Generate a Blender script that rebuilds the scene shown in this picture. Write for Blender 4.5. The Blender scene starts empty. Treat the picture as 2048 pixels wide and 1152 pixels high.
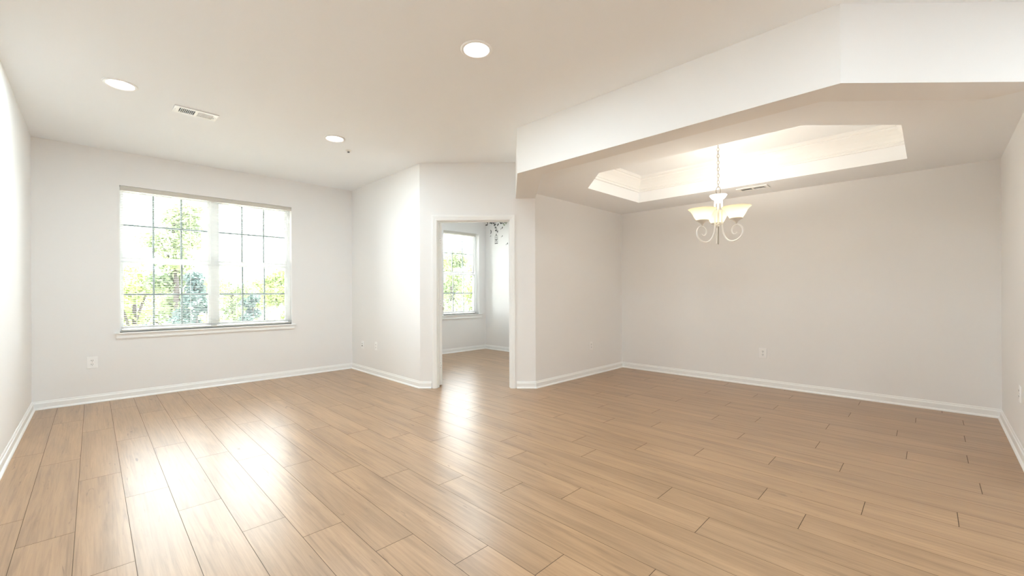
import bpy, bmesh, math, random
from mathutils import Vector, Matrix
from mathutils.geometry import tessellate_polygon

# ------------------------------------------------------------------ camera, sky, sun, exposure
SC = bpy.context.scene
COL = SC.collection
R = math.radians
CAM_H = 1.18
yaw, pitch, roll = R(-44.7535), R(0.026), R(-0.2256)
fwd = Vector((-math.sin(yaw)*math.cos(pitch), math.cos(yaw)*math.cos(pitch), math.sin(pitch)))
rgt = Vector((math.cos(yaw), math.sin(yaw), 0.0))
upv = rgt.cross(fwd)
r2 = rgt*math.cos(roll) + upv*math.sin(roll)
u2 = -rgt*math.sin(roll) + upv*math.cos(roll)
cd = bpy.data.cameras.new('camera')
cam = bpy.data.objects.new('camera', cd)
COL.objects.link(cam)
cam.matrix_world = Matrix(((r2.x, u2.x, -fwd.x, 0), (r2.y, u2.y, -fwd.y, 0), (r2.z, u2.z, -fwd.z, CAM_H), (0, 0, 0, 1)))
cd.sensor_fit = 'HORIZONTAL'
cd.sensor_width = 36.0
cd.lens = 834.98/2048*36.0
cd.shift_x = (1024-1013.02)/2048
cd.shift_y = (584.2-576)/2048
cd.clip_start = 0.02
cd.clip_end = 300
SC.camera = cam

SKY = 8.6
world = bpy.data.worlds.new('sky')
SC.world = world
world.use_nodes = True
wn = world.node_tree
wn.nodes['Background'].inputs['Color'].default_value = (0.93, 0.955, 1.0, 1)
wn.nodes['Background'].inputs['Strength'].default_value = SKY

sd = bpy.data.lights.new('sun', 'SUN')
sd.energy = 34.0
sd.color = (1.0, 0.95, 0.86)
sd.angle = R(1.5)
sun = bpy.data.objects.new('sun', sd)
COL.objects.link(sun)
sun.rotation_euler = (R(22), 0, R(20))      # from behind the house, high: lights the trees, not the rooms

SC.view_settings.view_transform = 'Standard'
SC.view_settings.look = 'None'
SC.view_settings.gamma = 1.0
SC.view_settings.use_curve_mapping = False
SC.view_settings.exposure = 0.77
SC.cycles.use_denoising = True
SC.cycles.max_bounces = 14
SC.cycles.diffuse_bounces = 8
SC.cycles.glossy_bounces = 4
SC.cycles.transparent_max_bounces = 24
SC.cycles.transmission_bounces = 8
SC.cycles.sample_clamp_indirect = 6.0
SC.cycles.caustics_reflective = False
SC.cycles.caustics_refractive = False

DOWNLIGHT_W = 11.0
PENDANT_W = 5.6
FILL_GLOBE_W = 4.0

# ------------------------------------------------------------------ helpers
random.seed(7)
H1, H2, HT, BZ = 2.778, 2.393, 2.725, 2.335   # living ceiling, dining ceiling, tray top, beam underside

def tag(o, label=None, cat=None, group=None, kind=None):
    if label: o['label'] = label
    if cat: o['category'] = cat
    if group: o['group'] = group
    if kind: o['kind'] = kind
    return o

def empty(name, loc=(0, 0, 0)):
    o = bpy.data.objects.new(name, None)
    COL.objects.link(o)
    o.location = loc
    o.empty_display_size = 0.1
    return o

def wloc(o):
    v = Vector(o.location)
    while o.parent: o = o.parent; v += Vector(o.location)
    return v

def mesh_obj(name, verts, faces, m=None, parent=None, smooth=False):
    me = bpy.data.meshes.new(name)
    me.from_pydata([tuple(v) for v in verts], [], faces)
    me.update()
    bm = bmesh.new(); bm.from_mesh(me)
    bmesh.ops.recalc_face_normals(bm, faces=bm.faces)
    bm.to_mesh(me); bm.free()
    if smooth:
        for p in me.polygons: p.use_smooth = True
        if smooth == 'auto':
            me.set_sharp_from_angle(angle=R(35))
    o = bpy.data.objects.new(name, me)
    COL.objects.link(o)
    if m: me.materials.append(m)
    if parent:
        o.parent = parent
        o.location = -wloc(parent)
    return o

class MB:
    """collects shapes in world coordinates into one mesh"""
    def __init__(self): self.v = []; self.f = []
    def add(self, vs, fs):
        n = len(self.v); self.v += [Vector(v) for v in vs]; self.f += [tuple(i+n for i in f) for f in fs]
    def hexa(self, c):      # 8 corners: bottom 4 ring, top 4 ring
        self.add(c, [(0, 3, 2, 1), (4, 5, 6, 7), (0, 1, 5, 4), (1, 2, 6, 5), (2, 3, 7, 6), (3, 0, 4, 7)])
    def box(self, x0, x1, y0, y1, z0, z1, fr=None):
        c = [(x0, y0, z0), (x1, y0, z0), (x1, y1, z0), (x0, y1, z0), (x0, y0, z1), (x1, y0, z1), (x1, y1, z1), (x0, y1, z1)]
        if fr: c = [fr(*p) for p in c]
        self.hexa(c)
    def bbox(self, x0, x1, y0, y1, z0, z1, b=0.002, fr=None):   # bevelled box
        bm = bmesh.new()
        bmesh.ops.create_cube(bm, size=1)
        for v in bm.verts: v.co = Vector(((x0+x1)/2+v.co.x*(x1-x0), (y0+y1)/2+v.co.y*(y1-y0), (z0+z1)/2+v.co.z*(z1-z0)))
        bmesh.ops.bevel(bm, geom=bm.edges[:], offset=b, segments=2, profile=0.7, affect='EDGES')
        bm.verts.index_update()
        vs = [fr(*v.co) if fr else v.co.copy() for v in bm.verts]
        self.add(vs, [tuple(v.index for v in f.verts) for f in bm.faces]); bm.free()
    def prism(self, poly, z0, z1):
        n = len(poly)
        self.add([(p[0], p[1], z0) for p in poly]+[(p[0], p[1], z1) for p in poly],
                 [tuple(range(n))[::-1], tuple(range(n, 2*n))]+[(i, (i+1) % n, (i+1) % n+n, i+n) for i in range(n)])
    def tube(self, pts, r, seg=10, cap=True, closed=False):
        pts = [Vector(p) for p in pts]; n = len(pts)
        rr = r if hasattr(r, '__len__') else [r]*n
        prev = None; rings = []
        for i, p in enumerate(pts):
            a = pts[i-1] if (i > 0 or closed) else p
            b = pts[(i+1) % n] if (i < n-1 or closed) else p
            t = (b-a).normalized()
            if prev is None:
                up = Vector((0, 0, 1)) if abs(t.z) < 0.9 else Vector((1, 0, 0))
                u = t.cross(up).normalized()
            else:
                u = (prev-t*prev.dot(t)).normalized()
            prev = u; w = t.cross(u)
            rings.append([p+(u*math.cos(2*math.pi*k/seg)+w*math.sin(2*math.pi*k/seg))*rr[i] for k in range(seg)])
        vs = [v for rg in rings for v in rg]; fs = []
        m = n if closed else n-1
        for i in range(m):
            j = (i+1) % n
            for k in range(seg):
                fs.append((i*seg+k, i*seg+(k+1) % seg, j*seg+(k+1) % seg, j*seg+k))
        if cap and not closed:
            fs.append(tuple(range(seg))[::-1]); fs.append(tuple((n-1)*seg+k for k in range(seg)))
        self.add(vs, fs)
    def lathe(self, prof, c, seg=32, axis=None, close=False):
        """prof = [(r,z)], around vertical axis through c"""
        c = Vector(c); n = len(prof); vs = []; fs = []
        for (r, z) in prof:
            for k in range(seg):
                a = 2*math.pi*k/seg
                vs.append(c+Vector((r*math.cos(a), r*math.sin(a), z)))
        for i in range(n if close else n-1):
            j = (i+1) % n
            for k in range(seg):
                fs.append((i*seg+k, i*seg+(k+1) % seg, j*seg+(k+1) % seg, j*seg+k))
        if not close:
            if prof[0][0] > 1e-5: fs.append(tuple(range(seg))[::-1])
            if prof[-1][0] > 1e-5: fs.append(tuple((n-1)*seg+k for k in range(seg)))
        if axis is not None:
            q = Vector((0, 0, 1)).rotation_difference(Vector(axis))
            vs = [c+q@(v-c) for v in vs]
        self.add(vs, fs)
    def build(self, name, m=None, parent=None, smooth=False):
        return mesh_obj(name, self.v, self.f, m, parent, smooth)

def structure(o): return tag(o, kind='structure')

# ------------------------------------------------------------------ materials
def mat(name):
    m = bpy.data.materials.new(name); m.use_nodes = True
    return m, m.node_tree, m.node_tree.nodes['Principled BSDF']

def simple(name, col, rough=0.5, metal=0.0, spec=0.5, noise=0.0, nscale=30, bump=0.0, coat=0.0):
    m, nt, b = mat(name)
    b.inputs['Roughness'].default_value = rough
    b.inputs['Metallic'].default_value = metal
    b.inputs['Specular IOR Level'].default_value = spec
    b.inputs['Coat Weight'].default_value = coat
    if noise or bump:
        tc = nt.nodes.new('ShaderNodeTexCoord')
        nz = nt.nodes.new('ShaderNodeTexNoise'); nz.inputs['Scale'].default_value = nscale; nz.inputs['Detail'].default_value = 5
        nt.links.new(tc.outputs['Object'], nz.inputs['Vector'])
        mx = nt.nodes.new('ShaderNodeMix'); mx.data_type = 'RGBA'
        mx.inputs[6].default_value = tuple(c*(1-noise) for c in col)+(1,)
        mx.inputs[7].default_value = tuple(min(1, c*(1+noise)) for c in col)+(1,)
        nt.links.new(nz.outputs['Fac'], mx.inputs[0]); nt.links.new(mx.outputs[2], b.inputs['Base Color'])
        if bump:
            bp = nt.nodes.new('ShaderNodeBump'); bp.inputs['Strength'].default_value = bump; bp.inputs['Distance'].default_value = 0.002
            nt.links.new(nz.outputs['Fac'], bp.inputs['Height']); nt.links.new(bp.outputs['Normal'], b.inputs['Normal'])
    else:
        b.inputs['Base Color'].default_value = tuple(col)+(1,)
    return m

M_WALL = simple('wall_paint', (0.88, 0.87, 0.86), 0.75, spec=0.25, noise=0.01, nscale=220, bump=0.06)
M_CEIL = simple('ceiling_paint', (0.93, 0.945, 0.965), 0.85, spec=0.2, noise=0.01, nscale=180, bump=0.05)
M_TRIM = simple('white_trim_paint', (0.93, 0.93, 0.92), 0.38, spec=0.45, noise=0.008, nscale=60)
M_VINYL = simple('white_window_vinyl', (0.88, 0.89, 0.90), 0.35, spec=0.5, noise=0.005)
M_GRILLE = simple('pale_grille_bars', (0.50, 0.55, 0.58), 0.4, noise=0.01)
M_RAIL = simple('shaded_blind_rail', (0.62, 0.59, 0.53), 0.5, noise=0.02)  # the headrail's backlit shade is put into this beige
M_PLATE = simple('white_plastic_plate', (0.97, 0.965, 0.96), 0.3, spec=0.5, noise=0.004)
M_DARK = simple('dark_slot', (0.03, 0.028, 0.025), 0.6)
M_METALW = simple('white_enamel_register', (0.97, 0.97, 0.96), 0.4, noise=0.005)
M_DUCT_SHADE = simple('dark_duct_shade', (0.06, 0.058, 0.055), 0.7)
M_NICKEL = simple('brushed_nickel', (0.86, 0.84, 0.80), 0.35, metal=0.55, noise=0.04, nscale=90)
M_ENAMEL = simple('satin_white_nickel', (0.93, 0.92, 0.90), 0.35, metal=0.15, noise=0.02, nscale=60)
M_CHAIN = simple('aged_nickel_chain', (0.42, 0.38, 0.32), 0.4, metal=0.7, noise=0.05, nscale=60)
M_SCREW = simple('steel_screw', (0.55, 0.54, 0.52), 0.35, metal=0.8)
M_DECAL = simple('charcoal_vinyl_decal', (0.12, 0.125, 0.115), 0.6, noise=0.2, nscale=40)
M_DECALG = simple('sage_vinyl_decal', (0.42, 0.47, 0.36), 0.6, noise=0.2, nscale=40)
M_OUT = simple('exterior_siding', (0.6, 0.57, 0.52), 0.8, noise=0.05)

def glass_mat():
    m, nt, b = mat('window_glass')
    nt.nodes.remove(b)
    tr = nt.nodes.new('ShaderNodeBsdfTransparent'); tr.inputs['Color'].default_value = (0.95, 0.98, 0.97, 1)
    gl = nt.nodes.new('ShaderNodeBsdfGlossy'); gl.inputs['Roughness'].default_value = 0.02
    fr = nt.nodes.new('ShaderNodeFresnel'); fr.inputs['IOR'].default_value = 1.3
    mx = nt.nodes.new('ShaderNodeMixShader')
    nt.links.new(fr.outputs[0], mx.inputs[0]); nt.links.new(tr.outputs[0], mx.inputs[1]); nt.links.new(gl.outputs[0], mx.inputs[2])
    nt.links.new(mx.outputs[0], nt.nodes['Material Output'].inputs['Surface'])
    return m
M_GLASS = glass_mat()

def translucent_mat(name, col, fac, rough=0.5, tcol=None):
    m, nt, b = mat(name)
    b.inputs['Base Color'].default_value = tuple(col)+(1,); b.inputs['Roughness'].default_value = rough
    t = nt.nodes.new('ShaderNodeBsdfTranslucent'); t.inputs['Color'].default_value = tuple(tcol or col)+(1,)
    nz = nt.nodes.new('ShaderNodeTexNoise'); nz.inputs['Scale'].default_value = 14; nz.inputs['Detail'].default_value = 4
    mr = nt.nodes.new('ShaderNodeMapRange'); mr.inputs['To Min'].default_value = fac*0.85; mr.inputs['To Max'].default_value = min(1, fac*1.15)
    mx = nt.nodes.new('ShaderNodeMixShader')
    nt.links.new(nz.outputs['Fac'], mr.inputs['Value']); nt.links.new(mr.outputs[0], mx.inputs[0])
    nt.links.new(b.outputs[0], mx.inputs[1]); nt.links.new(t.outputs[0], mx.inputs[2])
    nt.links.new(mx.outputs[0], nt.nodes['Material Output'].inputs['Surface'])
    return m
M_SLAT = translucent_mat('white_blind_slat', (0.90, 0.90, 0.88), 0.35, 0.45)
M_SHADE = translucent_mat('alabaster_glass', (0.95, 0.91, 0.80), 0.68, 0.3, (1.0, 0.95, 0.80))

def emit(name, col, s):
    m, nt, b = mat(name)
    b.inputs['Base Color'].default_value = (0.9, 0.9, 0.9, 1)
    b.inputs['Emission Color'].default_value = tuple(col)+(1,); b.inputs['Emission Strength'].default_value = s
    return m
M_LENS = emit('lit_lens', (1.0, 0.97, 0.92), 5.0)
M_BULB = emit('lit_bulb', (1.0, 0.925, 0.80), 40.0)

def leaf_mat(name, a, b_):
    m, nt, b = mat(name)
    oi = nt.nodes.new('ShaderNodeTexCoord')
    nz = nt.nodes.new('ShaderNodeTexNoise'); nz.inputs['Scale'].default_value = 1.6; nz.inputs['Detail'].default_value = 6
    nt.links.new(oi.outputs['Object'], nz.inputs['Vector'])
    rp = nt.nodes.new('ShaderNodeValToRGB'); rp.color_ramp.elements[0].position = 0.35; rp.color_ramp.elements[1].position = 0.65
    rp.color_ramp.elements[0].color = tuple(a)+(1,); rp.color_ramp.elements[1].color = tuple(b_)+(1,)
    nt.links.new(nz.outputs['Fac'], rp.inputs['Fac']); nt.links.new(rp.outputs[0], b.inputs['Base Color'])
    b.inputs['Roughness'].default_value = 0.6
    t = nt.nodes.new('ShaderNodeBsdfTranslucent'); nt.links.new(rp.outputs[0], t.inputs['Color'])
    mx = nt.nodes.new('ShaderNodeMixShader'); mx.inputs[0].default_value = 0.35
    nt.links.new(b.outputs[0], mx.inputs[1]); nt.links.new(t.outputs[0], mx.inputs[2])
    nt.links.new(mx.outputs[0], nt.nodes['Material Output'].inputs['Surface'])
    return m
M_LEAF1 = leaf_mat('light_green_leaves', (0.105, 0.150, 0.070), (0.19, 0.235, 0.100))
M_LEAF2 = leaf_mat('yellow_green_leaves', (0.14, 0.20, 0.055), (0.24, 0.29, 0.085))
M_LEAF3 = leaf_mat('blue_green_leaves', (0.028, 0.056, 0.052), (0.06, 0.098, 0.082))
M_BARK = simple('grey_brown_bark', (0.04, 0.032, 0.026), 0.9, noise=0.3, nscale=8)
M_GROUND = simple('paled_ground', (0.48, 0.46, 0.41), 0.9, noise=0.3, nscale=0.8)  # paled beyond grass so it bounces light up to the ceilings
M_ROAD = simple('pale_concrete_path', (0.72, 0.70, 0.68), 0.9, noise=0.1, nscale=2)

def floor_mat():
    m, nt, b = mat('oak_laminate_planks')
    L = nt.links.new
    geo = nt.nodes.new('ShaderNodeNewGeometry')
    at = nt.nodes.new('ShaderNodeAttribute'); at.attribute_name = 'plank'
    off = nt.nodes.new('ShaderNodeVectorMath'); off.operation = 'SCALE'; off.inputs['Scale'].default_value = 37.0
    L(at.outputs['Color'], off.inputs[0])
    ad = nt.nodes.new('ShaderNodeVectorMath'); ad.operation = 'ADD'
    L(geo.outputs['Position'], ad.inputs[0]); L(off.outputs[0], ad.inputs[1])
    def noise(sx, sy, scale, detail, dist, rough=0.55):
        mp = nt.nodes.new('ShaderNodeMapping'); mp.inputs['Scale'].default_value = (sx, sy, 1)
        L(ad.outputs[0], mp.inputs['Vector'])
        n = nt.nodes.new('ShaderNodeTexNoise'); n.inputs['Scale'].default_value = scale; n.inputs['Detail'].default_value = detail
        n.inputs['Distortion'].default_value = dist; n.inputs['Roughness'].default_value = rough
        L(mp.outputs[0], n.inputs['Vector']); return n.outputs['Fac']
    def ramp(fac, stops):
        r = nt.nodes.new('ShaderNodeValToRGB'); e = r.color_ramp.elements
        e[0].position, e[0].color = stops[0][0], tuple(stops[0][1])+(1,)
        e[1].position, e[1].color = stops[1][0], tuple(stops[1][1])+(1,)
        for p, c in stops[2:]:
            q = e.new(p); q.color = tuple(c)+(1,)
        L(fac, r.inputs['Fac']); return r.outputs['Color']
    def mul(a, bb, fac=1.0):
        x = nt.nodes.new('ShaderNodeMix'); x.data_type = 'RGBA'; x.blend_type = 'MULTIPLY'; x.inputs[0].default_value = fac
        L(a, x.inputs[6]); L(bb, x.inputs[7]); return x.outputs[2]
    broad = ramp(noise(9.0, 1.1, 1.0, 4, 0.6), [(0.28, (0.325, 0.196, 0.104)), (0.74, (0.48, 0.300, 0.166)), (0.5, (0.405, 0.250, 0.135))])
    grain = ramp(noise(95.0, 2.6, 1.0, 6, 0.3, 0.65), [(0.36, (0.78, 0.76, 0.74)), (0.60, (1.05, 1.05, 1.05))])
    streak = ramp(noise(34.0, 1.1, 1.0, 6, 1.2, 0.62), [(0.30, (0.50, 0.45, 0.42)), (0.47, (1, 1, 1))])
    knots = ramp(noise(11.0, 1.5, 1.7, 5, 2.0, 0.6), [(0.26, (0.42, 0.36, 0.33)), (0.35, (1, 1, 1))])
    sep = nt.nodes.new('ShaderNodeSeparateColor'); L(at.outputs['Color'], sep.inputs[0])
    tone = ramp(sep.outputs[2], [(0.0, (0.955, 0.955, 0.96)), (1.0, (1.045, 1.04, 1.03))])
    col = mul(mul(mul(mul(broad, grain, 0.62), streak, 0.5), knots, 0.9), tone)
    L(col, b.inputs['Base Color'])
    rr = nt.nodes.new('ShaderNodeMapRange'); rr.inputs['To Min'].default_value = 0.29; rr.inputs['To Max'].default_value = 0.34
    L(noise(60, 3, 1, 3, 0), rr.inputs['Value']); L(rr.outputs[0], b.inputs['Roughness'])
    b.inputs['Specular IOR Level'].default_value = 0.75
    b.inputs['IOR'].default_value = 1.62
    bp = nt.nodes.new('ShaderNodeBump'); bp.inputs['Strength'].default_value = 0.05; bp.inputs['Distance'].default_value = 0.001
    L(noise(110, 3, 1, 4, 0.2), bp.inputs['Height']); L(bp.outputs[0], b.inputs['Normal'])
    return m
M_FLOOR = floor_mat()
M_GAP = simple('dark_plank_joint', (0.10, 0.065, 0.04), 0.8)

# ------------------------------------------------------------------ plan
A0, A1, A2, P3, P4, P5, P6 = (-0.455, -3.0), (-0.441, 6.389), (2.887, 6.353), (2.871, 4.415), (3.865, 3.394), (5.896, 3.377), (5.940, -0.478)
P7, P8 = (3.83, -0.457), (3.83, -3.0)
B1, B2, B3 = (2.99, 6.585), (5.870, 6.545), (5.905, 3.49)

class Frame:
    """s along the wall, t outward (away from the room), z up"""
    def __init__(self, p, q):
        self.p = Vector((p[0], p[1], 0)); d = Vector((q[0]-p[0], q[1]-p[1], 0)); self.len = d.length
        self.d = d.normalized(); self.n = Vector((-self.d.y, self.d.x, 0))
    def __call__(self, s, t, z): return self.p+self.d*s+self.n*t+Vector((0, 0, z))
    def s_of(self, x, y): return (Vector((x, y, 0))-self.p).dot(self.d)

def wall(name, p, q, th, e0=0.0, e1=0.0, z1=2.95, z0=-0.12, openings=(), m=None):
    fr = Frame(p, q); mb = MB()
    ss = sorted({-e0, fr.len+e1} | {o[0] for o in openings} | {o[1] for o in openings})
    for a, b in zip(ss[:-1], ss[1:]):
        zs = [z0, z1]
        for o in openings:
            if o[0] <= a+1e-6 and o[1] >= b-1e-6: zs = [z0, o[2], o[3], z1]
        for i in range(0, len(zs), 2):
            if zs[i+1]-zs[i] > 1e-4: mb.box(a, b, 0, th, zs[i], zs[i+1], fr)
    o = structure(mb.build(name, m or M_WALL))
    return fr, o

WIN1 = (0.217+0.441, 2.01+0.441, 0.745, 2.400)
fr_left, _ = wall('wall_left', A0, A1, 0.16, 0.16, 0.22)
fr_win, _ = wall('wall_window', A1, A2, 0.22, 0.0, 0.10, openings=[WIN1])
fr_bump, _ = wall('wall_center', A2, P3, 0.115, 0.26, 0.0)
DO = (0.199, 1.129, -0.12, 2.083)
fr_diag, _ = wall('wall_door', P3, P4, 0.115, 0.0, 0.0, openings=[DO])
fr_side, _ = wall('wall_dining_side', P4, P5, 0.115, 0.0, 0.15)
fr_back, _ = wall('wall_dining_back', P5, P6, 0.22, 0.115, 0.15)
fr_right, _ = wall('wall_right', P6, P7, 0.15, 0.22, 0.0)
wall('wall_entry', P7, P8, 0.15, 0.0, 0.15)
wall('wall_rear', P8, A0, 0.15, 0.15, 0.15)
# bedroom
WINB = None
fr_bw = Frame(B1, B2)
WIN2 = (fr_bw.s_of(4.80, 6.56), fr_bw.s_of(5.69, 6.55), 0.74, 2.385)
wall('wall_bedroom_window', B1, B2, 0.22, 0.3, 0.22, openings=[WIN2])
fr_br, _ = wall('wall_bedroom_right', B2, B3, 0.22, 0.0, 0.0)

# ceilings
mb = MB(); mb.box(-0.70, 6.25, -3.25, 6.95, H1, H1+0.25); structure(mb.build('ceiling', M_CEIL))
TRAY = [(4.115, 2.794), (5.285, 2.767), (5.315, 0.128), (4.207, 0.131), (3.688, 0.642), (3.668, 2.354)]
OUT = [(3.82, 3.46), (3.04, 2.74), (3.05, 0.39), (3.79, -0.34), (3.79, -0.52), (6.0, -0.52), (5.95, 3.44)]
def ring_mesh(outer, hole, z):
    polys = [[Vector((x, y, 0)) for x, y in outer], [Vector((x, y, 0)) for x, y in hole]]
    pts = [p for pl in polys for p in pl]
    tris = tessellate_polygon(polys)
    return [(p.x, p.y, z) for p in pts], [tuple(t) for t in tris]
mb = MB()
v, f = ring_mesh(OUT, TRAY, H2); mb.add(v, f)

n = len(TRAY)
mb.add([(x, y, H2) for x, y in TRAY]+[(x, y, HT) for x, y in TRAY], [(i, (i+1) % n, (i+1) % n+n, i+n) for i in range(n)]+[tuple(range(n, 2*n))])
structure(mb.build('ceiling_dining', M_CEIL))

BEAM = [(3.702, 3.568), (2.935, 2.806), (2.955, 0.337), (3.757, -0.47), (3.83, -0.47), (3.842, -0.258), (3.158, 0.455), (3.135, 2.66), (3.872, 3.398)]
mb = MB(); mb.prism(BEAM, BZ, H1+0.02); structure(mb.build('ceiling_beam', M_WALL))

def sweep(path, prof, closed, side=1):
    """path 2D points, profile (offset to the right*side, z): mitred moulding"""
    P = [Vector(p) for p in path]; n = len(P); rings = []
    for i in range(n):
        if closed or 0 < i < n-1:
            a = (P[i]-P[i-1]).normalized(); b = (P[(i+1) % n]-P[i]).normalized()
        elif i == 0: a = b = (P[1]-P[0]).normalized()
        else: a = b = (P[-1]-P[-2]).normalized()
        na = Vector((a.y, -a.x))*side; nb = Vector((b.y, -b.x))*side
        m_ = (na+nb); m_ = m_/max(1e-6, m_.dot(na))
        rings.append([(P[i].x+m_.x*o, P[i].y+m_.y*o, z) for o, z in prof])
    k = len(prof); vs = [v for r_ in rings for v in r_]; fs = []
    for i in range(n if closed else n-1):
        j = (i+1) % n
        for q in range(k): fs.append((i*k+q, i*k+(q+1) % k, j*k+(q+1) % k, j*k+q))
    if not closed: fs += [tuple(range(k)), tuple((n-1)*k+q for q in range(k))]
    return vs, fs

CROWN = [(0, 2.528), (0.013, 2.528), (0.017, 2.534), (0.017, 2.544), (0.012, 2.550), (0.012, 2.556), (0.020, 2.560), (0.024, 2.585), (0.036, 2.622), (0.054, 2.655),
         (0.066, 2.672), (0.068, 2.688), (0.080, 2.692), (0.086, 2.704), (0.086, HT+0.004), (0, HT+0.004)]
v, f = sweep(TRAY, CROWN, True, 1)
mb = MB(); mb.add(v, f); structure(mb.build('trim_1', M_TRIM))

BASE = [(0, -0.01), (0.026, -0.01), (0.026, 0.006), (0.021, 0.014), (0.014, 0.019), (0.0135, 0.020), (0.0135, 0.060), (0.0115, 0.066), (0.007, 0.070), (0.006, 0.080), (0.003, 0.086), (0, 0.086)]
dl, dr = fr_diag(0.140, 0, 0), fr_diag(1.192, 0, 0)
def baseboard(name, path):
    v, f = sweep(path, BASE, False, 1); mb = MB(); mb.add(v, f); return structure(mb.build(name, M_TRIM))
baseboard('baseboard_left', [A0, A1, A2, P3, (dl.x, dl.y)])
baseboard('baseboard_right', [(dr.x, dr.y), P4, P5, P6, P7, P8])
bw0 = (2.99, 4.50)
baseboard('baseboard_bedroom', [bw0, B1, B2, B3])

# floor planks: rows along Y, joints where the photograph shows them
W, X0, LP = 0.19579, -0.06448, 1.295
PH = {-1: 0.391, 0: 1.174, 1: 0.679, 2: 0.275, 3: 1.093, 4: 0.834, 5: 0.481, 6: 0.152, 7: 1.156, 8: 0.818, 9: 0.477, 10: 0.18, 11: 0.806, 12: 1.088, 13: 0.457, 14: 0.68,
      15: 0.25, 16: 1.188, 17: 0.767, 18: 0.409, 19: 1.075, 20: 0.598, 21: 0.109, 22: 1.102, 23: 0.616, 24: 0.182, 25: 1.09, 26: 0.527, 27: 0.08, 28: 1.074, 29: 0.508, -2: 0.75, 30: 1.2}
vs, fs, cols = [], [], []
G = 0.0011
for k in range(-3, 31):
    ph = PH.get(k, random.random()*LP)
    y = ph-LP*4
    while y < 6.7:
        x0, x1, y0, y1 = X0+k*W+G, X0+(k+1)*W-G, max(y+G*1.4, -3.1), min(y+LP-G*1.4, 6.7)
        if y1 > y0:
            n = len(vs); vs += [(x0, y0, 0), (x1, y0, 0), (x1, y1, 0), (x0, y1, 0)]; fs.append((n, n+1, n+2, n+3))
            cols.append((random.random(), random.random(), random.random(), 1))
        y += LP
me = bpy.data.meshes.new('floor'); me.from_pydata(vs, [], fs)
ca = me.color_attributes.new('plank', 'FLOAT_COLOR', 'CORNER')
for p in me.polygons:
    for li in p.loop_indices: ca.data[li].color = cols[p.index]
n0 = len(fs)
me.materials.append(M_FLOOR)
fl = bpy.data.objects.new('floor', me); COL.objects.link(fl); structure(fl)
mb = MB(); mb.box(-0.7, 6.25, -3.25, 6.95, -0.14, -0.0012)
sb = mb.build('subfloor', M_GAP, fl)

# ------------------------------------------------------------------ door
SJ0, SJ1, ZJ = 0.217, 1.111, 2.065
mb = MB()
for t0, t1 in ((-0.002, 0.117),):
    mb.box(SJ0-0.018, SJ0, t0, t1, 0, ZJ+0.018, fr_diag); mb.box(SJ1, SJ1+0.018, t0, t1, 0, ZJ+0.018, fr_diag); mb.box(SJ0, SJ1, t0, t1, ZJ, ZJ+0.018, fr_diag)
mb.box(SJ0, SJ0+0.011, 0.035, 0.072, 0, ZJ, fr_diag); mb.box(SJ1-0.011, SJ1, 0.035, 0.072, 0, ZJ, fr_diag); mb.box(SJ0+0.011, SJ1-0.011, 0.035, 0.072, ZJ-0.011, ZJ, fr_diag)
door = structure(mb.build('door_1', M_TRIM))
def casing(flip):
    prof = [(0, 0), (0, 0.007), (0.004, 0.010), (0.024, 0.012), (0.030, 0.015), (0.048, 0.017), (0.056, 0.017), (0.059, 0.014), (0.059, 0)]
    mb = MB(); k = len(prof); vs = []; a, b, z = SJ0-0.006, SJ1+0.006, ZJ+0.006
    for i in range(4):
        for w, t in prof:
            tt = -t if not flip else 0.115+t
            s, zz = [(a-w, 0), (a-w, z+w), (b+w, z+w), (b+w, 0)][i]
            vs.append(fr_diag(s, tt, zz))
    fs = []
    for i in range(3):
        for q in range(k): fs.append((i*k+q, i*k+(q+1) % k, (i+1)*k+(q+1) % k, (i+1)*k+q))
    fs += [tuple(range(k)), tuple(3*k+q for q in range(k))]
    mb.add(vs, fs); return mb
c_ = casing(False).build('door_casing', M_TRIM, door); casing(True).build('door_casing', M_TRIM, door)
# open slab
hp = fr_diag(SJ0+0.001, 0.118, 0)
ang = R(12.5)
D = (fr_diag.n*math.cos(ang)-fr_diag.d*math.sin(ang)).normalized(); T = Vector((D.y, -D.x, 0))
slabf = lambda s, t, z: hp+D*s+T*t+Vector((0, 0, z))
mb = MB(); mb.bbox(0.003, 0.885, 0.0, 0.035, 0.012, 2.058, 0.002, slabf)
slab = mb.build('door_slab', M_TRIM, door)
mb = MB()
for (a, b, z0, z1) in ((0.12, 0.41, 0.25, 0.85), (0.48, 0.77, 0.25, 0.85), (0.12, 0.41, 0.98, 1.62), (0.48, 0.77, 0.98, 1.62), (0.12, 0.41, 1.72, 1.93), (0.48, 0.77, 1.72, 1.93)):
    for t0, t1 in ((-0.004, 0.001), (0.034, 0.039)): mb.bbox(a, b, t0, t1, z0, z1, 0.0018, slabf)
mb.build('raised_panel', M_TRIM, slab)
for zc in (1.835, 1.045, 0.262):
    mb = MB()
    mb.bbox(0.0005, 0.0035, 0.003, 0.032, zc-0.045, zc+0.045, 0.001, slabf)
    mb.tube([slabf(-0.004, -0.003, zc-0.047), slabf(-0.004, -0.003, zc+0.047)], 0.006, 10)
    h = mb.build('hinge', M_METALW, slab); tag(h, 'white painted butt hinge')
    mb = MB()
    for dz in (-0.03, 0, 0.03): mb.lathe([(0.0045, 0), (0.004, 0.0015)], slabf(0.0005, 0.014 if dz else 0.022, zc+dz), 8, axis=-D)
    mb.build('screw', M_SCREW, slab)
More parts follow.
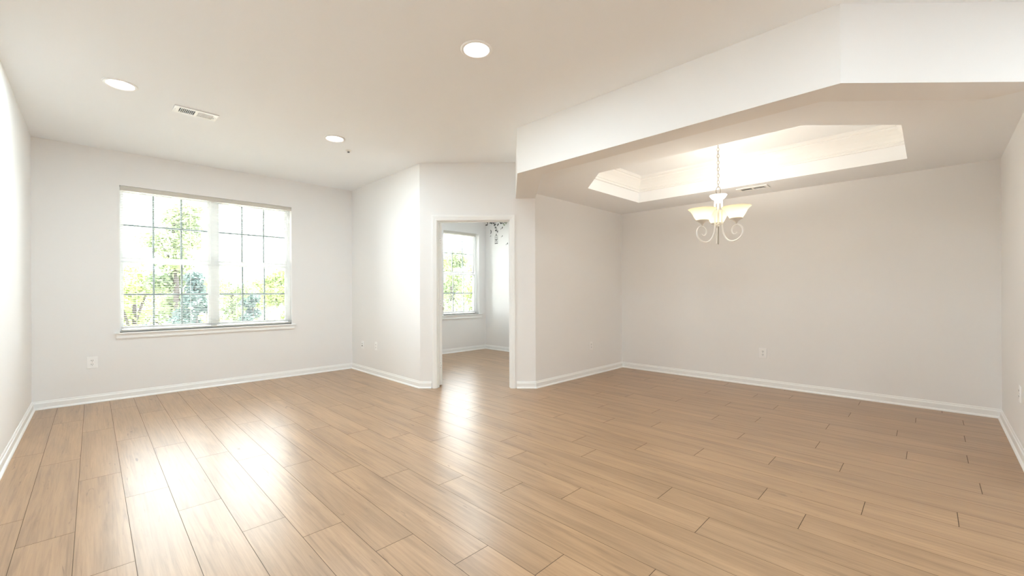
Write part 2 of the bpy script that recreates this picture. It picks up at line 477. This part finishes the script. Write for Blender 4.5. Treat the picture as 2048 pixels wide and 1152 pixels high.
for sgn in (-1, 1):
    mb = MB(); c = slabf(0.82, 0.0175+sgn*0.0175, 0.95)
    mb.lathe([(0.03, 0), (0.03, 0.004), (0.012, 0.008), (0.010, 0.030), (0.024, 0.042), (0.027, 0.055), (0.018, 0.066), (0.0, 0.068)], c, 20, axis=T*sgn)
    mb.build('knob', M_NICKEL, slab, 'auto')

# ------------------------------------------------------------------ windows
def window(name, fr, op, units, rail_z, td=0.085):
    s0, s1, z0, z1 = op
    w = structure(empty(name, fr((s0+s1)/2, 0, z0)))
    fw = 0.022
    mb = MB()
    mb.box(s0, s0+fw, td, td+0.08, z0, z1, fr); mb.box(s1-fw, s1, td, td+0.08, z0, z1, fr)
    mb.box(s0, s1, td, td+0.08, z0, z0+0.025, fr); mb.box(s0, s1, td, td+0.08, z1-fw, z1, fr)
    for a, b in zip(units[:-1], units[1:]):
        mb.box(a[1]+0.03, b[0]-0.03, td+0.004, td+0.08, z0, z1, fr)
    mb.build('window_frame', M_VINYL, w)
    for g0, g1 in units:
        for up in (0, 1):
            t0 = td+0.012+(0.030 if up else 0); t1 = t0+0.028
            za, zb = (rail_z[0], z1-fw-0.034) if up else (z0+0.062, rail_z[1])
            mb = MB(); q = 0.034
            mb.bbox(g0-q, g0, t0, t1, za-q, zb+q, 0.002, fr); mb.bbox(g1, g1+q, t0, t1, za-q, zb+q, 0.002, fr)
            mb.bbox(g0-q, g1+q, t0, t1, za-q, za, 0.002, fr); mb.bbox(g0-q, g1+q, t0, t1, zb, zb+q, 0.002, fr)
            sh = mb.build('sash', M_VINYL, w)
            tm = (t0+t1)/2
            mb = MB(); mb.box(g0-0.005, g1+0.005, tm-0.002, tm+0.002, za-0.005, zb+0.005, fr); mb.build('window_pane', M_GLASS, sh)
            mb = MB(); gb = 0.010
            for i in (1, 2):
                c = g0+(g1-g0)*i/3; mb.box(c-gb, c+gb, tm+0.003, tm+0.008, za, zb, fr)
            c = (za+zb)/2; mb.box(g0, g1, tm+0.003, tm+0.008, c-gb*1.05, c+gb*1.05, fr)
            mb.build('grille', M_GRILLE, sh)
            if not up:
                c = (g0+g1)/2; mb = MB(); mb.bbox(c-0.03, c+0.03, t0-0.008, t0+0.01, zb+q-0.004, zb+q+0.010, 0.002, fr); mb.build('sash_lock', M_VINYL, sh)
    return w

def sill(fr, op, w, l, r_, zt, za):
    s0, s1, z0, z1 = op
    mb = MB(); mb.bbox(s0-l, s1+r_, -0.032, 0.0, zt-0.018, zt, 0.005, fr); mb.box(s0, s1, -0.004, 0.088, zt-0.018, zt, fr); mb.build('window_sill', M_TRIM, w)
    mb = MB(); mb.bbox(s0-l+0.015, s1+r_-0.015, -0.014, 0.001, za, zt-0.017, 0.003, fr)
    mb.bbox(s0-l+0.015, s1+r_-0.015, -0.018, 0.001, za+0.008, za+0.02, 0.003, fr); mb.build('sill_apron', M_TRIM, w)

o = 0.441
w1 = window('window_1', fr_win, WIN1, [(0.252+o, 1.047+o), (1.170+o, 1.953+o)], (1.603, 1.533))
sill(fr_win, WIN1, w1, 0.047, 0.045, 0.745, 0.674)
w2 = window('window_2', fr_bw, WIN2, [(WIN2[0]+0.05, WIN2[1]-0.06)], (1.600, 1.528))
sill(fr_bw, WIN2, w2, 0.06, 0.075, 0.74, 0.655)

def blind(fr, op, label, ladders, wand_s, pad_r=0.004):
    s0, s1, z0, z1 = op; s1 -= pad_r; s0 += 0.004
    b = empty('window_blind', fr((s0+s1)/2, 0.03, z1)); tag(b, label, 'blind', None)
    mb = MB(); mb.bbox(s0, s1, 0.008, 0.050, z1-0.052, z1-0.001, 0.003, fr); tag(mb.build('headrail', M_RAIL, b), 'headrail toned with its backlit shade')
    mb = MB(); z = z0+0.042; i = 0
    hw, tilt = 0.0125, 0.05
    while z < z1-0.060:
        pr = [(-hw, -tilt*hw), (-hw*0.45, 0.0014-tilt*hw*0.45), (hw*0.45, 0.0014+tilt*hw*0.45), (hw, tilt*hw), (hw*0.45, 0.0009+tilt*hw*0.45), (-hw*0.45, 0.0009-tilt*hw*0.45)]
        vs = [fr(s, 0.031+t, z+dz) for s in (s0+0.006, s1-0.006) for t, dz in pr]
        k = 6; mb.add(vs, [(q, (q+1) % k, (q+1) % k+k, q+k) for q in range(k)]+[tuple(range(k)), tuple(range(k, 2*k))])
        z += 0.0208; i += 1
    mb.build('slats', M_SLAT, b)
    mb = MB(); mb.bbox(s0+0.005, s1-0.005, 0.019, 0.043, z0+0.012, z0+0.026, 0.003, fr); tag(mb.build('bottom_rail', M_RAIL, b), 'bottom rail in the headrail tone')
    for s in ladders:
        mb = MB()
        for t in (0.018, 0.044): mb.tube([fr(s, t, z0+0.02), fr(s, t, z1-0.05)], 0.0009, 5)
        mb.build('ladder_cord', M_SLAT, b)
    if wand_s:
        mb = MB(); mb.tube([fr(wand_s, 0.002, z1-0.06), fr(wand_s, 0.0, z1-0.50)], 0.0035, 6); mb.build('tilt_wand', M_VINYL, b)
    return b
blind(fr_win, WIN1, 'open white slatted blind with shade-toned headrail hanging in the wide double window', [0.362+o, 0.86+o, 1.345+o, 1.80+o], None)
blind(fr_bw, WIN2, 'open white slatted blind in the bedroom window seen through the doorway', [WIN2[0]+0.13, WIN2[1]-0.22], WIN2[1]-0.12, 0.075)

# ------------------------------------------------------------------ outlets
def outlet(fr, s, z, label, w=0.084, h=0.124, kind='duplex', name='wall_outlet', cat='outlet'):
    e = empty(name, fr(s, 0, z-h/2)); tag(e, label, cat)
    mb = MB(); mb.bbox(s-w/2, s+w/2, -0.006, 0.0, z-h/2, z+h/2, 0.0025, fr); mb.build('cover_plate', M_PLATE, e)
    if kind == 'duplex':
        for dz in (0.0205, -0.0205):
            mb = MB(); mb.bbox(s-0.017, s+0.017, -0.0085, -0.004, z+dz-0.0145, z+dz+0.0145, 0.002, fr); r_ = mb.build('receptacle', M_PLATE, e)
            mb = MB()
            for ds in (-0.0065, 0.0065): mb.box(s+ds-0.0017, s+ds+0.0017, -0.0092, -0.0080, z+dz-0.001, z+dz+0.009, fr)
            mb.lathe([(0.0028, 0), (0.0028, 0.0008)], fr(s, -0.0082, z+dz-0.007), 10, axis=-fr.n)
            mb.build('socket_slot', M_DARK, r_)
        mb = MB(); mb.lathe([(0.003, 0), (0.002, 0.0012)], fr(s, -0.006, z), 10, axis=-fr.n); mb.build('screw', M_SCREW, e)
    else:
        for dz in (0.018, -0.012):
            mb = MB(); c = fr(s, -0.006, z+dz)
            mb.lathe([(0.0075, 0), (0.0075, 0.003), (0.0050, 0.003), (0.0050, 0.009), (0.0, 0.009)], c, 14, axis=-fr.n)
            mb.build('jack', M_DARK if dz < 0 else M_SCREW, e, 'auto')
        mb = MB()
        for dz in (0.048, -0.048): mb = MB(); mb.lathe([(0.003, 0), (0.002, 0.0012)], fr(s, -0.006, z+dz), 10, axis=-fr.n); mb.build('screw', M_SCREW, e)
    return e
outlet(fr_win, 0.436, 0.436, 'white duplex outlet low on the wall left of the wide window')
outlet(fr_bump, 6.353-5.984, 0.398, 'small white cable jack plate nearer the corner by the wide window', 0.070, 0.115, 'cable', 'cable_jack', 'wall jack')
outlet(fr_bump, 6.353-5.555, 0.418, 'white duplex outlet on the short wall between the cable jack and the doorway', 0.072, 0.118)
outlet(fr_side, 5.045-3.865, 0.412, 'white duplex outlet on the side wall between doorway and dining corner', 0.072, 0.118)
outlet(fr_back, 3.377-1.443, 0.411, 'white duplex outlet on the wide dining wall below the chandelier')
outlet(fr_right, 5.94-4.70, 0.440, 'white duplex outlet on the right wall at the edge of the picture', 0.072, 0.118)

# ------------------------------------------------------------------ ceiling registers
def register(cx, cy, z, L, Wd, along, label, dark_first):
    """stamped two-bank ceiling register; along = unit vector of the long side"""
    a = Vector(along); b = Vector((-a.y, a.x)); dn = lambda s, t, h: Vector((cx+a.x*s+b.x*t, cy+a.y*s+b.y*t, z-h))
    e = empty('air_vent', (cx, cy, z)); tag(e, label, 'air vent')
    mb = MB(); bl = 0.026; mid = 0.008; hl, hw = L/2, Wd/2
    hi = hw*0.64
    for (s0, s1, t0, t1) in ((-hl, hl, -hw, -hi), (-hl, hl, hi, hw), (-hl, -hl+bl+0.012, -hi, hi), (hl-bl-0.012, hl, -hi, hi), (-mid, mid, -hi, hi)):
        mb.box(s0, s1, t0, t1, 0.004, 0.010, dn)
    for (s0, s1, t0, t1) in ((-hl, hl, -hw, -hw+0.003), (-hl, hl, hw-0.003, hw), (-hl, -hl+0.003, -hw, hw), (hl-0.003, hl, -hw, hw)): mb.box(s0, s1, t0, t1, 0.0, 0.009, dn)
    mb.build('face_plate', M_METALW, e)
    mb = MB(); mb.box(-hl+0.02, hl-0.02, -hi-0.003, hi+0.003, 0.0002, 0.001, dn); mb.build('duct_shade_sheet', M_DUCT_SHADE, e)  # dark sheet painted in for the shade inside the duct
    for bank in (0, 1):
        mb = MB(); x0, x1 = (-hl+bl+0.012, -mid) if bank == 0 else (mid, hl-bl-0.012)
        nn = 9
        for i in range(nn+1):
            s = x0+(x1-x0)*i/nn; op_ = (bank == 0) == dark_first; sl = 0.0005 if op_ else 0.0036
            c = [(s-0.0012-sl, -hi, 0.0015), (s+0.0012-sl, -hi, 0.0015), (s+0.0012-sl, hi, 0.0015), (s-0.0012-sl, hi, 0.0015), (s-0.0012+sl, -hi, 0.0095), (s+0.0012+sl, -hi, 0.0095), (s+0.0012+sl, hi, 0.0095), (s-0.0012+sl, hi, 0.0095)]
            mb.hexa([dn(*p) for p in c])
        mb.build('louver_bank', M_METALW, e)
    mb = MB(); mb.tube([dn(hl-0.030, 0, 0.008), dn(hl-0.030, 0, 0.018)], 0.0035, 8); mb.build('damper_lever', M_SCREW, e)
    mb = MB()
    for s in (-hl+0.013, hl-0.013): mb = MB(); mb.lathe([(0.0035, 0), (0.0025, 0.0015)], dn(s, 0, 0.010), 8, axis=(0, 0, -1)); mb.build('screw', M_SCREW, e)
    return e
register(0.652, 4.548, H1, 0.315, 0.165, (1.0, 0.02), 'white louvered air vent in the living room ceiling near the window', True)
register(5.505, 1.44, H2, 0.32, 0.16, (0.01, -1.0), 'white louvered air vent in the lowered dining ceiling behind the chandelier', False)

# ------------------------------------------------------------------ sprinkler
e = empty('fire_sprinkler', (2.043, 4.571, H1)); tag(e, 'small ceiling fire sprinkler beside the farthest recessed light', 'sprinkler')
c = (2.043, 4.571, H1)
mb = MB(); mb.lathe([(0.034, 0), (0.034, -0.003), (0.026, -0.008), (0.014, -0.010), (0.0, -0.010)], c, 24); mb.build('escutcheon', M_METALW, e, 'auto')
mb = MB(); mb.lathe([(0.007, -0.008), (0.007, -0.014), (0.003, -0.015)], c, 12)
for sg in (-1, 1): mb.tube([(c[0]+sg*0.007, c[1], H1-0.009), (c[0]+sg*0.012, c[1], H1-0.014), (c[0]+sg*0.003, c[1], H1-0.020)], 0.0018, 6)
mb.build('frame_arms', M_SCREW, e)
mb = MB(); mb.lathe([(0.0, -0.020), (0.013, -0.020), (0.013, -0.0215), (0.0, -0.0215)], c, 16); mb.build('deflector', M_DARK, e)

# ------------------------------------------------------------------ recessed lights
def downlight(x, y, z, label, watts=None):
    e = empty('recessed_light', (x, y, z)); tag(e, label, 'ceiling light', 'recessed ceiling lights')
    mb = MB(); mb.lathe([(0.104, 0.001), (0.104, -0.004), (0.098, -0.009), (0.084, -0.007), (0.080, -0.001), (0.080, 0.001)], (x, y, z), 48, close=True); mb.build('trim_ring', M_TRIM, e, 'auto')
    mb = MB(); mb.lathe([(0.0, -0.0062), (0.04, -0.0058), (0.070, -0.0040), (0.081, -0.0015), (0.081, 0.0), (0.0, 0.0)], (x, y, z), 48); mb.build('lens', M_LENS, e, 'auto')
    ld = bpy.data.lights.new('downlight', 'AREA'); ld.shape = 'DISK'; ld.size = 0.15; ld.energy = watts or DOWNLIGHT_W; ld.color = (0.775, 0.925, 1.0)
    lo = bpy.data.objects.new('downlight', ld); COL.objects.link(lo); lo.parent = e; lo.location = (0, 0, -0.012)
    return e
downlight(1.796, 2.083, H1, 'round recessed ceiling light nearest the camera at top centre')
downlight(0.154, 4.330, H1, 'round recessed ceiling light near the left wall before the air vent')
downlight(1.783, 4.314, H1, 'round recessed ceiling light beside the fire sprinkler')
REAR_FILL = [(0.154, 2.083, 7), (0.154, -0.15, 7), (1.79, -0.15, 8), (0.154, -2.2, 6), (1.79, -2.2, 6), (3.2, -1.4, 6)]  # unseen fill lights; the first completes the visible grid, the rest are added
for x, y, lw in REAR_FILL:
    downlight(x, y, H1, 'unseen recessed ceiling light added out of view to brighten the room', lw)
downlight(4.4, 5.2, H1, 'unseen recessed ceiling light added in the bedroom behind the doorway')  # unseen light added to brighten the bedroom

for x, y in ((0.9, -1.6), (2.3, -1.6)):  # unseen globes added to fill the room with light
    e = empty('fill_globe', (x, y, H1)); tag(e, 'unseen white globe added behind the camera to brighten the room', 'pendant lamp', 'unseen fill globes added behind the camera')
    mb = MB(); mb.tube([(x, y, H1), (x, y, 2.12)], 0.004, 8); mb.lathe([(0.05, H1), (0.05, H1-0.02), (0.0, H1-0.02)], (x, y, 0), 20); mb.build('cord', M_NICKEL, e)
    mb = MB(); mb.lathe([(0.11*math.sin(math.pi*i/16), 2.02-0.11*math.cos(math.pi*i/16)) for i in range(17)], (x, y, 0), 24); mb.build('globe', M_LENS, e, True)
    ld = bpy.data.lights.new('fill_globe_light', 'POINT'); ld.energy = FILL_GLOBE_W; ld.color = (0.775, 0.925, 1.0); ld.shadow_soft_size = 0.12
    lo = bpy.data.objects.new('fill_globe_light', ld); COL.objects.link(lo); lo.parent = e; lo.location = (0, 0, 1.86-H1)

# ------------------------------------------------------------------ chandelier
CX, CY = 4.487, 1.485
ch = empty('chandelier', (CX, CY, HT)); tag(ch, 'nickel three-arm chandelier with amber alabaster glass bowls hanging in the tray ceiling', 'chandelier')
C3 = lambda r, a, z: Vector((CX+r*math.cos(a), CY+r*math.sin(a), z))
mb = MB(); mb.lathe([(0.048, HT), (0.048, HT-0.006), (0.040, HT-0.020), (0.018, HT-0.040), (0.008, HT-0.052), (0.006, HT-0.066), (0.0, HT-0.068)], (CX, CY, 0), 28); mb.build('canopy', M_NICKEL, ch, 'auto')
zt, zb = HT-0.062, 2.232; nl = 13; pit = (zt-zb)/nl
mb = MB()
for i in range(nl):
    zc = zt-pit*(i+0.5); a = (i % 2)*math.pi/2+0.5
    pts = []
    for k in range(16):
        q = 2*math.pi*k/16
        pts.append(Vector((CX, CY, zc))+Vector((math.cos(a), math.sin(a), 0))*0.0105*math.cos(q)+Vector((0, 0, 1))*(pit*0.5+0.004)*math.sin(q))
    mb.tube(pts, 0.0021, 6, closed=True)
mb.build('chain', M_CHAIN, ch, True)
mb = MB(); mb.tube([(CX+0.004*math.sin(i*0.9), CY+0.004*math.cos(i*0.9), zt-(zt-zb)*i/24) for i in range(25)], 0.0013, 6); mb.build('cord', M_CHAIN, ch, True)
mb = MB(); view = math.atan2(-CY, -CX)+math.pi/2
mb.tube([Vector((CX, CY, 2.196))+Vector((math.cos(view), math.sin(view), 0))*0.0195*math.cos(2*math.pi*k/24)+Vector((0, 0, 0.040*math.sin(2*math.pi*k/24))) for k in range(24)], 0.0035, 8, closed=True)
mb.build('hanging_ring', M_CHAIN, ch, True)
mb = MB(); mb.lathe([(0.0, 2.166), (0.012, 2.164), (0.016, 2.158), (0.060, 2.156), (0.078, 2.154), (0.080, 2.150), (0.070, 2.132), (0.056, 2.116), (0.046, 2.110), (0.034, 2.106), (0.030, 2.085), (0.018, 2.074), (0.012, 2.070), (0.0, 2.070)], (CX, CY, 0), 36)
mb.build('top_cap', M_TRIM, ch, 'auto')
mb = MB(); mb.lathe([(0.0, 2.075), (0.008, 2.075), (0.008, 1.86), (0.012, 1.85), (0.006, 1.835), (0.0, 1.835)], (CX, CY, 0), 20); mb.build('center_stem', M_ENAMEL, ch, 'auto')
mb = MB(); mb.lathe([(0.0, 1.837), (0.006, 1.836), (0.0055, 1.70), (0.006, 1.66), (0.0, 1.652)], (CX, CY, 0), 20); mb.build('finial_rod', M_CHAIN, ch, 'auto')
mb = MB(); mb.tube([C3(0.040, 2*math.pi*k/32, 1.856) for k in range(32)], 0.004, 8, closed=True)
for k in range(3):
    mb.tube([C3(0.008, k*2*math.pi/3, 1.856), C3(0.040, k*2*math.pi/3, 1.856)], 0.003, 6)
mb.build('collar_ring', M_NICKEL, ch, True)
base_dir = math.atan2(rgt.y, rgt.x)
for ai, th in enumerate((7, 127, 247)):
    a = math.atan2(CY, CX)+R(4)+R(th-7)
    # arm: up along the stem, down, round the belly and into the scroll
    ctrl = [(0.036, 2.112), (0.036, 2.05), (0.036, 1.95), (0.036, 1.86), (0.040, 1.81), (0.052, 1.758), (0.075, 1.712), (0.105, 1.684), (0.140, 1.676), (0.175, 1.683), (0.205, 1.702),
            (0.227, 1.735), (0.234, 1.770), (0.226, 1.803), (0.205, 1.826), (0.180, 1.833), (0.155, 1.823), (0.137, 1.802), (0.131, 1.778), (0.137, 1.754), (0.153, 1.742), (0.170, 1.744), (0.181, 1.757)]
    pts = []
    for i in range(len(ctrl)-1):
        p0 = ctrl[max(i-1, 0)]; p1 = ctrl[i]; p2 = ctrl[i+1]; p3 = ctrl[min(i+2, len(ctrl)-1)]
        for q in range(4):
            t = q/4
            f_ = lambda A, B, C_, D_: 0.5*((2*B)+(-A+C_)*t+(2*A-5*B+4*C_-D_)*t*t+(-A+3*B-3*C_+D_)*t**3)
            pts.append((f_(p0[0], p1[0], p2[0], p3[0]), f_(p0[1], p1[1], p2[1], p3[1])))
    pts.append(ctrl[-1])
    mb = MB(); rr = [0.0076 if i < len(pts)*0.55 else 0.0076-0.0032*(i/len(pts)-0.55)/0.45 for i in range(len(pts))]
    mb.tube([C3(r_, a, z) for r_, z in pts], rr, 10)
    arm = mb.build('arm', M_ENAMEL, ch, True)
    sc = C3(0.173, a, 0)
    mb = MB(); mb.lathe([(0.0, 1.833), (0.006, 1.834), (0.006, 1.845), (0.011, 1.850), (0.013, 1.858), (0.024, 1.870), (0.046, 1.884), (0.058, 1.890), (0.060, 1.896), (0.056, 1.898), (0.0, 1.892)], sc, 32)
    mb.build('shade_holder', M_NICKEL, arm, 'auto')
    outer = [(0.052, 1.896), (0.060, 1.903), (0.071, 1.920), (0.083, 1.943), (0.094, 1.965), (0.106, 1.984), (0.120, 1.998), (0.131, 2.006)]
    inner = [(r_-0.004, z+0.003) for r_, z in outer][::-1]
    mb = MB(); mb.lathe(outer+[(0.132, 2.009)]+inner[:-1]+[(0.03, 1.900)], sc, 40, close=False); mb.build('glass_shade', M_SHADE, arm, True)
    mb = MB(); mb.lathe([(0.0, 1.898), (0.013, 1.899), (0.013, 1.912), (0.020, 1.922), (0.023, 1.935), (0.018, 1.948), (0.008, 1.954), (0.0, 1.955)], sc, 20); mb.build('bulb', M_BULB, arm, True)
    ld = bpy.data.lights.new('bulb_light', 'POINT'); ld.energy = PENDANT_W; ld.color = (1.0, 0.94, 0.82); ld.shadow_soft_size = 0.018
    lo = bpy.data.objects.new('bulb_light', ld); COL.objects.link(lo); lo.parent = arm; lo.location = (sc.x, sc.y, 1.984)

# ------------------------------------------------------------------ wall decal in the bedroom
fr = fr_br; sB = lambda y: 6.545-y
d = empty('wall_decal', fr(sB(6.15), 0, 2.10)); tag(d, 'dark vinyl wall decal of a leafy branch with hanging birdcage and moon', 'wall decal')
def flat(mb, pts):
    n = len(pts); vs = [fr(s, -0.0004, z) for s, z in pts]+[fr(s, -0.0012, z) for s, z in pts]
    mb.add(vs, [tuple(range(n)), tuple(range(n, 2*n))]+[(i, (i+1) % n, (i+1) % n+n, i+n) for i in range(n)])
def leaf(mb, s, z, L, ang):
    c_, s_ = math.cos(ang), math.sin(ang); pr = [(0, 0), (0.3, 0.22), (0.65, 0.2), (1, 0), (0.65, -0.2), (0.3, -0.22)]
    flat(mb, [(s+L*(u*c_-v_*s_), z+L*(u*s_+v_*c_)) for u, v_ in pr])
def strip(mb, pts, w):
    for (a, b), (c2, d2) in zip(pts[:-1], pts[1:]):
        dx, dz = c2-a, d2-b; l = math.hypot(dx, dz); nx, nz = -dz/l*w/2, dx/l*w/2
        flat(mb, [(a+nx, b+nz), (c2+nx, d2+nz), (c2-nx, d2-nz), (a-nx, b-nz)])
rnd = random.Random(3)
mb = MB(); strip(mb, [(0.02, 2.69), (0.12, 2.64), (0.25, 2.61), (0.38, 2.62), (0.52, 2.57), (0.66, 2.58)], 0.012); strip(mb, [(0.25, 2.61), (0.32, 2.52), (0.36, 2.46)], 0.008); strip(mb, [(0.38, 2.62), (0.5, 2.66)], 0.008)
mb.build('branch', M_DECAL, d)
mb = MB()
for (s, z) in [(0.05, 2.60), (0.08, 2.61), (0.13, 2.61), (0.26, 2.575), (0.27, 2.54), (0.33, 2.57), (0.34, 2.50), (0.36, 2.53), (0.31, 2.47), (0.37, 2.45), (0.29, 2.44), (0.41, 2.58), (0.49, 2.595), (0.50, 2.57), (0.17, 2.63), (0.22, 2.62), (0.06, 2.66), (0.15, 2.68), (0.42, 2.67), (0.55, 2.66)]:
    leaf(mb, s, z, 0.05+0.02*rnd.random(), rnd.uniform(0, 6.28))
mb.build('leaves', M_DECAL, d)
mb = MB()
for (s, z) in [(0.53, 2.54), (0.56, 2.545), (0.59, 2.55), (0.62, 2.535), (0.64, 2.56), (0.57, 2.52)]: leaf(mb, s, z, 0.055, rnd.uniform(0, 6.28))
tag(mb.build('pale_leaves', M_DECALG, d), 'sage green leaves')
mb = MB()   # moon
outer = [(0.155+0.035*math.cos(q), 2.435+0.042*math.sin(q)) for q in [R(-100+i*25) for i in range(9)]]; inner = [(0.143+0.024*math.cos(q), 2.435+0.040*math.sin(q)) for q in [R(80-i*20) for i in range(9)]]
flat(mb, outer+inner[1:-1]); mb.build('moon', M_DECAL, d)
mb = MB(); cs = 0.33   # birdcage
strip(mb, [(cs, 2.44), (cs, 2.375)], 0.003); flat(mb, [(cs-0.022, 2.345), (cs, 2.385), (cs+0.022, 2.345)])
for z in (2.335, 2.30, 2.265, 2.225, 2.19): strip(mb, [(cs-0.042, z), (cs+0.042, z)], 0.006)
for s in (-0.042, -0.021, 0.0, 0.021, 0.042): strip(mb, [(cs+s, 2.335), (cs+s, 2.19)], 0.0035)
strip(mb, [(cs-0.03, 2.27), (cs-0.01, 2.245), (cs+0.015, 2.25), (cs+0.03, 2.275)], 0.014)
strip(mb, [(cs-0.045, 2.18), (cs+0.045, 2.18)], 0.012); mb.build('birdcage', M_DECAL, d)
for s, z, k in ((0.155, 2.345, 0.5), (0.485, 2.475, 1.0), (0.49, 2.31, 0.7), (0.63, 2.145, 0.9)):
    mb = MB(); q = 0.03*k; flat(mb, [(s, z), (s+q, z+q*1.2), (s+q*1.3, z+q*0.2), (s+q*0.6, z-q*0.4)]); flat(mb, [(s, z), (s-q*0.8, z-q*0.9), (s-q*0.9, z-q*0.2)]); mb.build('butterfly', M_DECAL, d)

# ------------------------------------------------------------------ outdoors
GZ = -3.2
mb = MB(); mb.box(-60, 80, 7.4, 90, GZ-0.3, GZ); structure(mb.build('ground', M_GROUND))
mb = MB(); mb.box(-60, 80, 9.0, 12.5, GZ, GZ+0.02); structure(mb.build('ground_path', M_ROAD))  # pale road strip widened and brightened to bounce daylight up into the rooms
def tree(name, x, y, top, rad, hgt, m, label, nleaf, size, seed, cat='tree', trunk=True, sq=0.8):
    rn = random.Random(seed); e = empty(name, (x, y, GZ)); tag(e, label, cat)
    cz = top-hgt/2
    blobs = []
    for i in range(11):
        a = rn.uniform(0, 6.283); rr = rad*rn.uniform(0.1, 0.72); zz = rn.uniform(-0.42, 0.40)*hgt
        k = 1-abs(zz)/hgt*0.9
        blobs.append((x+math.cos(a)*rr*k, y+math.sin(a)*rr*k, cz+zz, rad*rn.uniform(0.30, 0.52)))
    vs, fs = [], []
    for i in range(nleaf):
        bx, by, bz, br = rn.choice(blobs)
        dv = Vector((rn.gauss(0, 1), rn.gauss(0, 1), rn.gauss(0, 1))).normalized()*br*(rn.random()**0.45)
        c = Vector((bx, by, bz))+Vector((dv.x, dv.y, dv.z*sq)); c.z = min(c.z, top)
        u = Vector((rn.gauss(0, 1), rn.gauss(0, 1), rn.gauss(0, 1))).normalized(); w_ = u.cross(Vector((rn.gauss(0, 1), rn.gauss(0, 1), rn.gauss(0, 1)))).normalized()
        s = size*rn.uniform(0.6, 1.2); n = len(vs)
        vs += [c-u*s, c+w_*s*0.45, c+u*s, c-w_*s*0.45]; fs.append((n, n+1, n+2, n+3))
    me = bpy.data.meshes.new('foliage'); me.from_pydata([tuple(v) for v in vs], [], fs); me.materials.append(m)
    fo = bpy.data.objects.new('foliage', me); COL.objects.link(fo); fo.parent = e; fo.location = (-x, -y, -GZ)
    mb = MB()
    mb.tube([(x, y, GZ), (x+0.05*rad, y, (GZ+cz)/2), (x, y, cz+hgt*0.25)], [0.10*rad+0.03, 0.075*rad+0.02, 0.02*rad+0.01], 8)
    for i in range(6):
        bx, by, bz, br = blobs[i]; z0 = min(cz-hgt*0.2+i*0.08*hgt, bz); mb.tube([(x, y, z0), ((x+bx)/2, (y+by)/2, (z0+bz)/2+0.1), (bx, by, bz)], [0.035*rad+0.01, 0.025*rad+0.008, 0.01], 6)
    mb.build('trunk', M_BARK, e, True)
    return e
TR = [
 ('leafy_tree', 2.1, 19.0, 4.85, 1.35, 4.6, M_LEAF1, 'tall light green tree filling the upper left panes of the wide window', 5200, 0.10, 1),
 ('leafy_tree', 4.55, 14.5, 3.05, 0.85, 4.2, M_LEAF2, 'bright yellow green tree at the right edge of the wide window', 5200, 0.075, 2),
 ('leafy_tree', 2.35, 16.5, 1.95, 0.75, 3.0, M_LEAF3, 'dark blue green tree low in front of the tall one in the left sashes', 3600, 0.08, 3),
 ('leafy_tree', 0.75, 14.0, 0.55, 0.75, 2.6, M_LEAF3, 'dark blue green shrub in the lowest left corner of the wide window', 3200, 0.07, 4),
 ('leafy_tree', 1.1, 21.0, 2.4, 1.5, 4.5, M_LEAF2, 'pale leafy tree left behind the dark shrub in the wide window', 3600, 0.10, 5),
 ('leafy_tree', 5.2, 26.0, 2.3, 2.0, 4.6, M_LEAF1, 'distant pale tree in the middle of the right sashes of the wide window', 3600, 0.12, 6),
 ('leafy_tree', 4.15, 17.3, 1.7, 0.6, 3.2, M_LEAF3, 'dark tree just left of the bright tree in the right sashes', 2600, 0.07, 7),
 ('leafy_tree', 3.6, 22.5, 1.9, 1.6, 4.2, M_LEAF2, 'low yellow green tree behind the centre mullion of the wide window', 3600, 0.10, 8),
 ('leafy_tree', 12.6, 16.6, 3.9, 1.7, 6.0, M_LEAF1, 'light green tree behind the left side of the bedroom window', 4800, 0.11, 9),
 ('leafy_tree', 15.4, 17.8, 3.6, 1.8, 6.0, M_LEAF2, 'yellow green tree behind the right side of the bedroom window', 4800, 0.11, 10),
]
for a in TR: tree(a[0], a[1], a[2], a[3], a[4], a[5], a[6], a[7], a[8], a[9], a[10])
for i, (x, y, top, rad, hg, m_, lab) in enumerate([
    (-0.3, 29.0, 3.0, 2.3, 6.0, M_LEAF2, 'hazy distant tree at the far left edge of the wide window'), (3.2, 31.0, 2.3, 2.2, 5.4, M_LEAF1, 'hazy distant tree between the tall tree and the centre mullion'),
    (7.4, 31.0, 2.6, 2.3, 5.6, M_LEAF2, 'hazy distant tree behind the right sashes of the wide window'), (10.6, 30.0, 3.2, 2.3, 6.2, M_LEAF1, 'hazy distant tree behind the bright tree at the right window edge'),
    (20.0, 27.0, 4.6, 2.6, 8.0, M_LEAF2, 'tall hazy tree in the distance behind the bedroom window'), (24.6, 27.5, 4.2, 2.6, 8.0, M_LEAF1, 'tall hazy tree in the distance right of the other bedroom window trees')]):
    tree('distant_tree', x, y, top, rad, hg, m_, lab, 3800, 0.13, 40+i)
for i, (x, y, top, rad, lab) in enumerate([(1.75, 12.4, -0.25, 0.62, 'low round shrub outside below the left sashes of the wide window'), (3.1, 12.4, -0.3, 0.62, 'low round shrub outside below the centre mullion of the wide window'),
                                           (4.4, 12.2, -0.2, 0.6, 'low round shrub outside below the right sashes of the wide window')]):
    tree('round_shrub', x, y, top, rad, 1.8, M_LEAF2 if i != 1 else M_LEAF1, lab, 2600, 0.06, 20+i, cat='shrub')
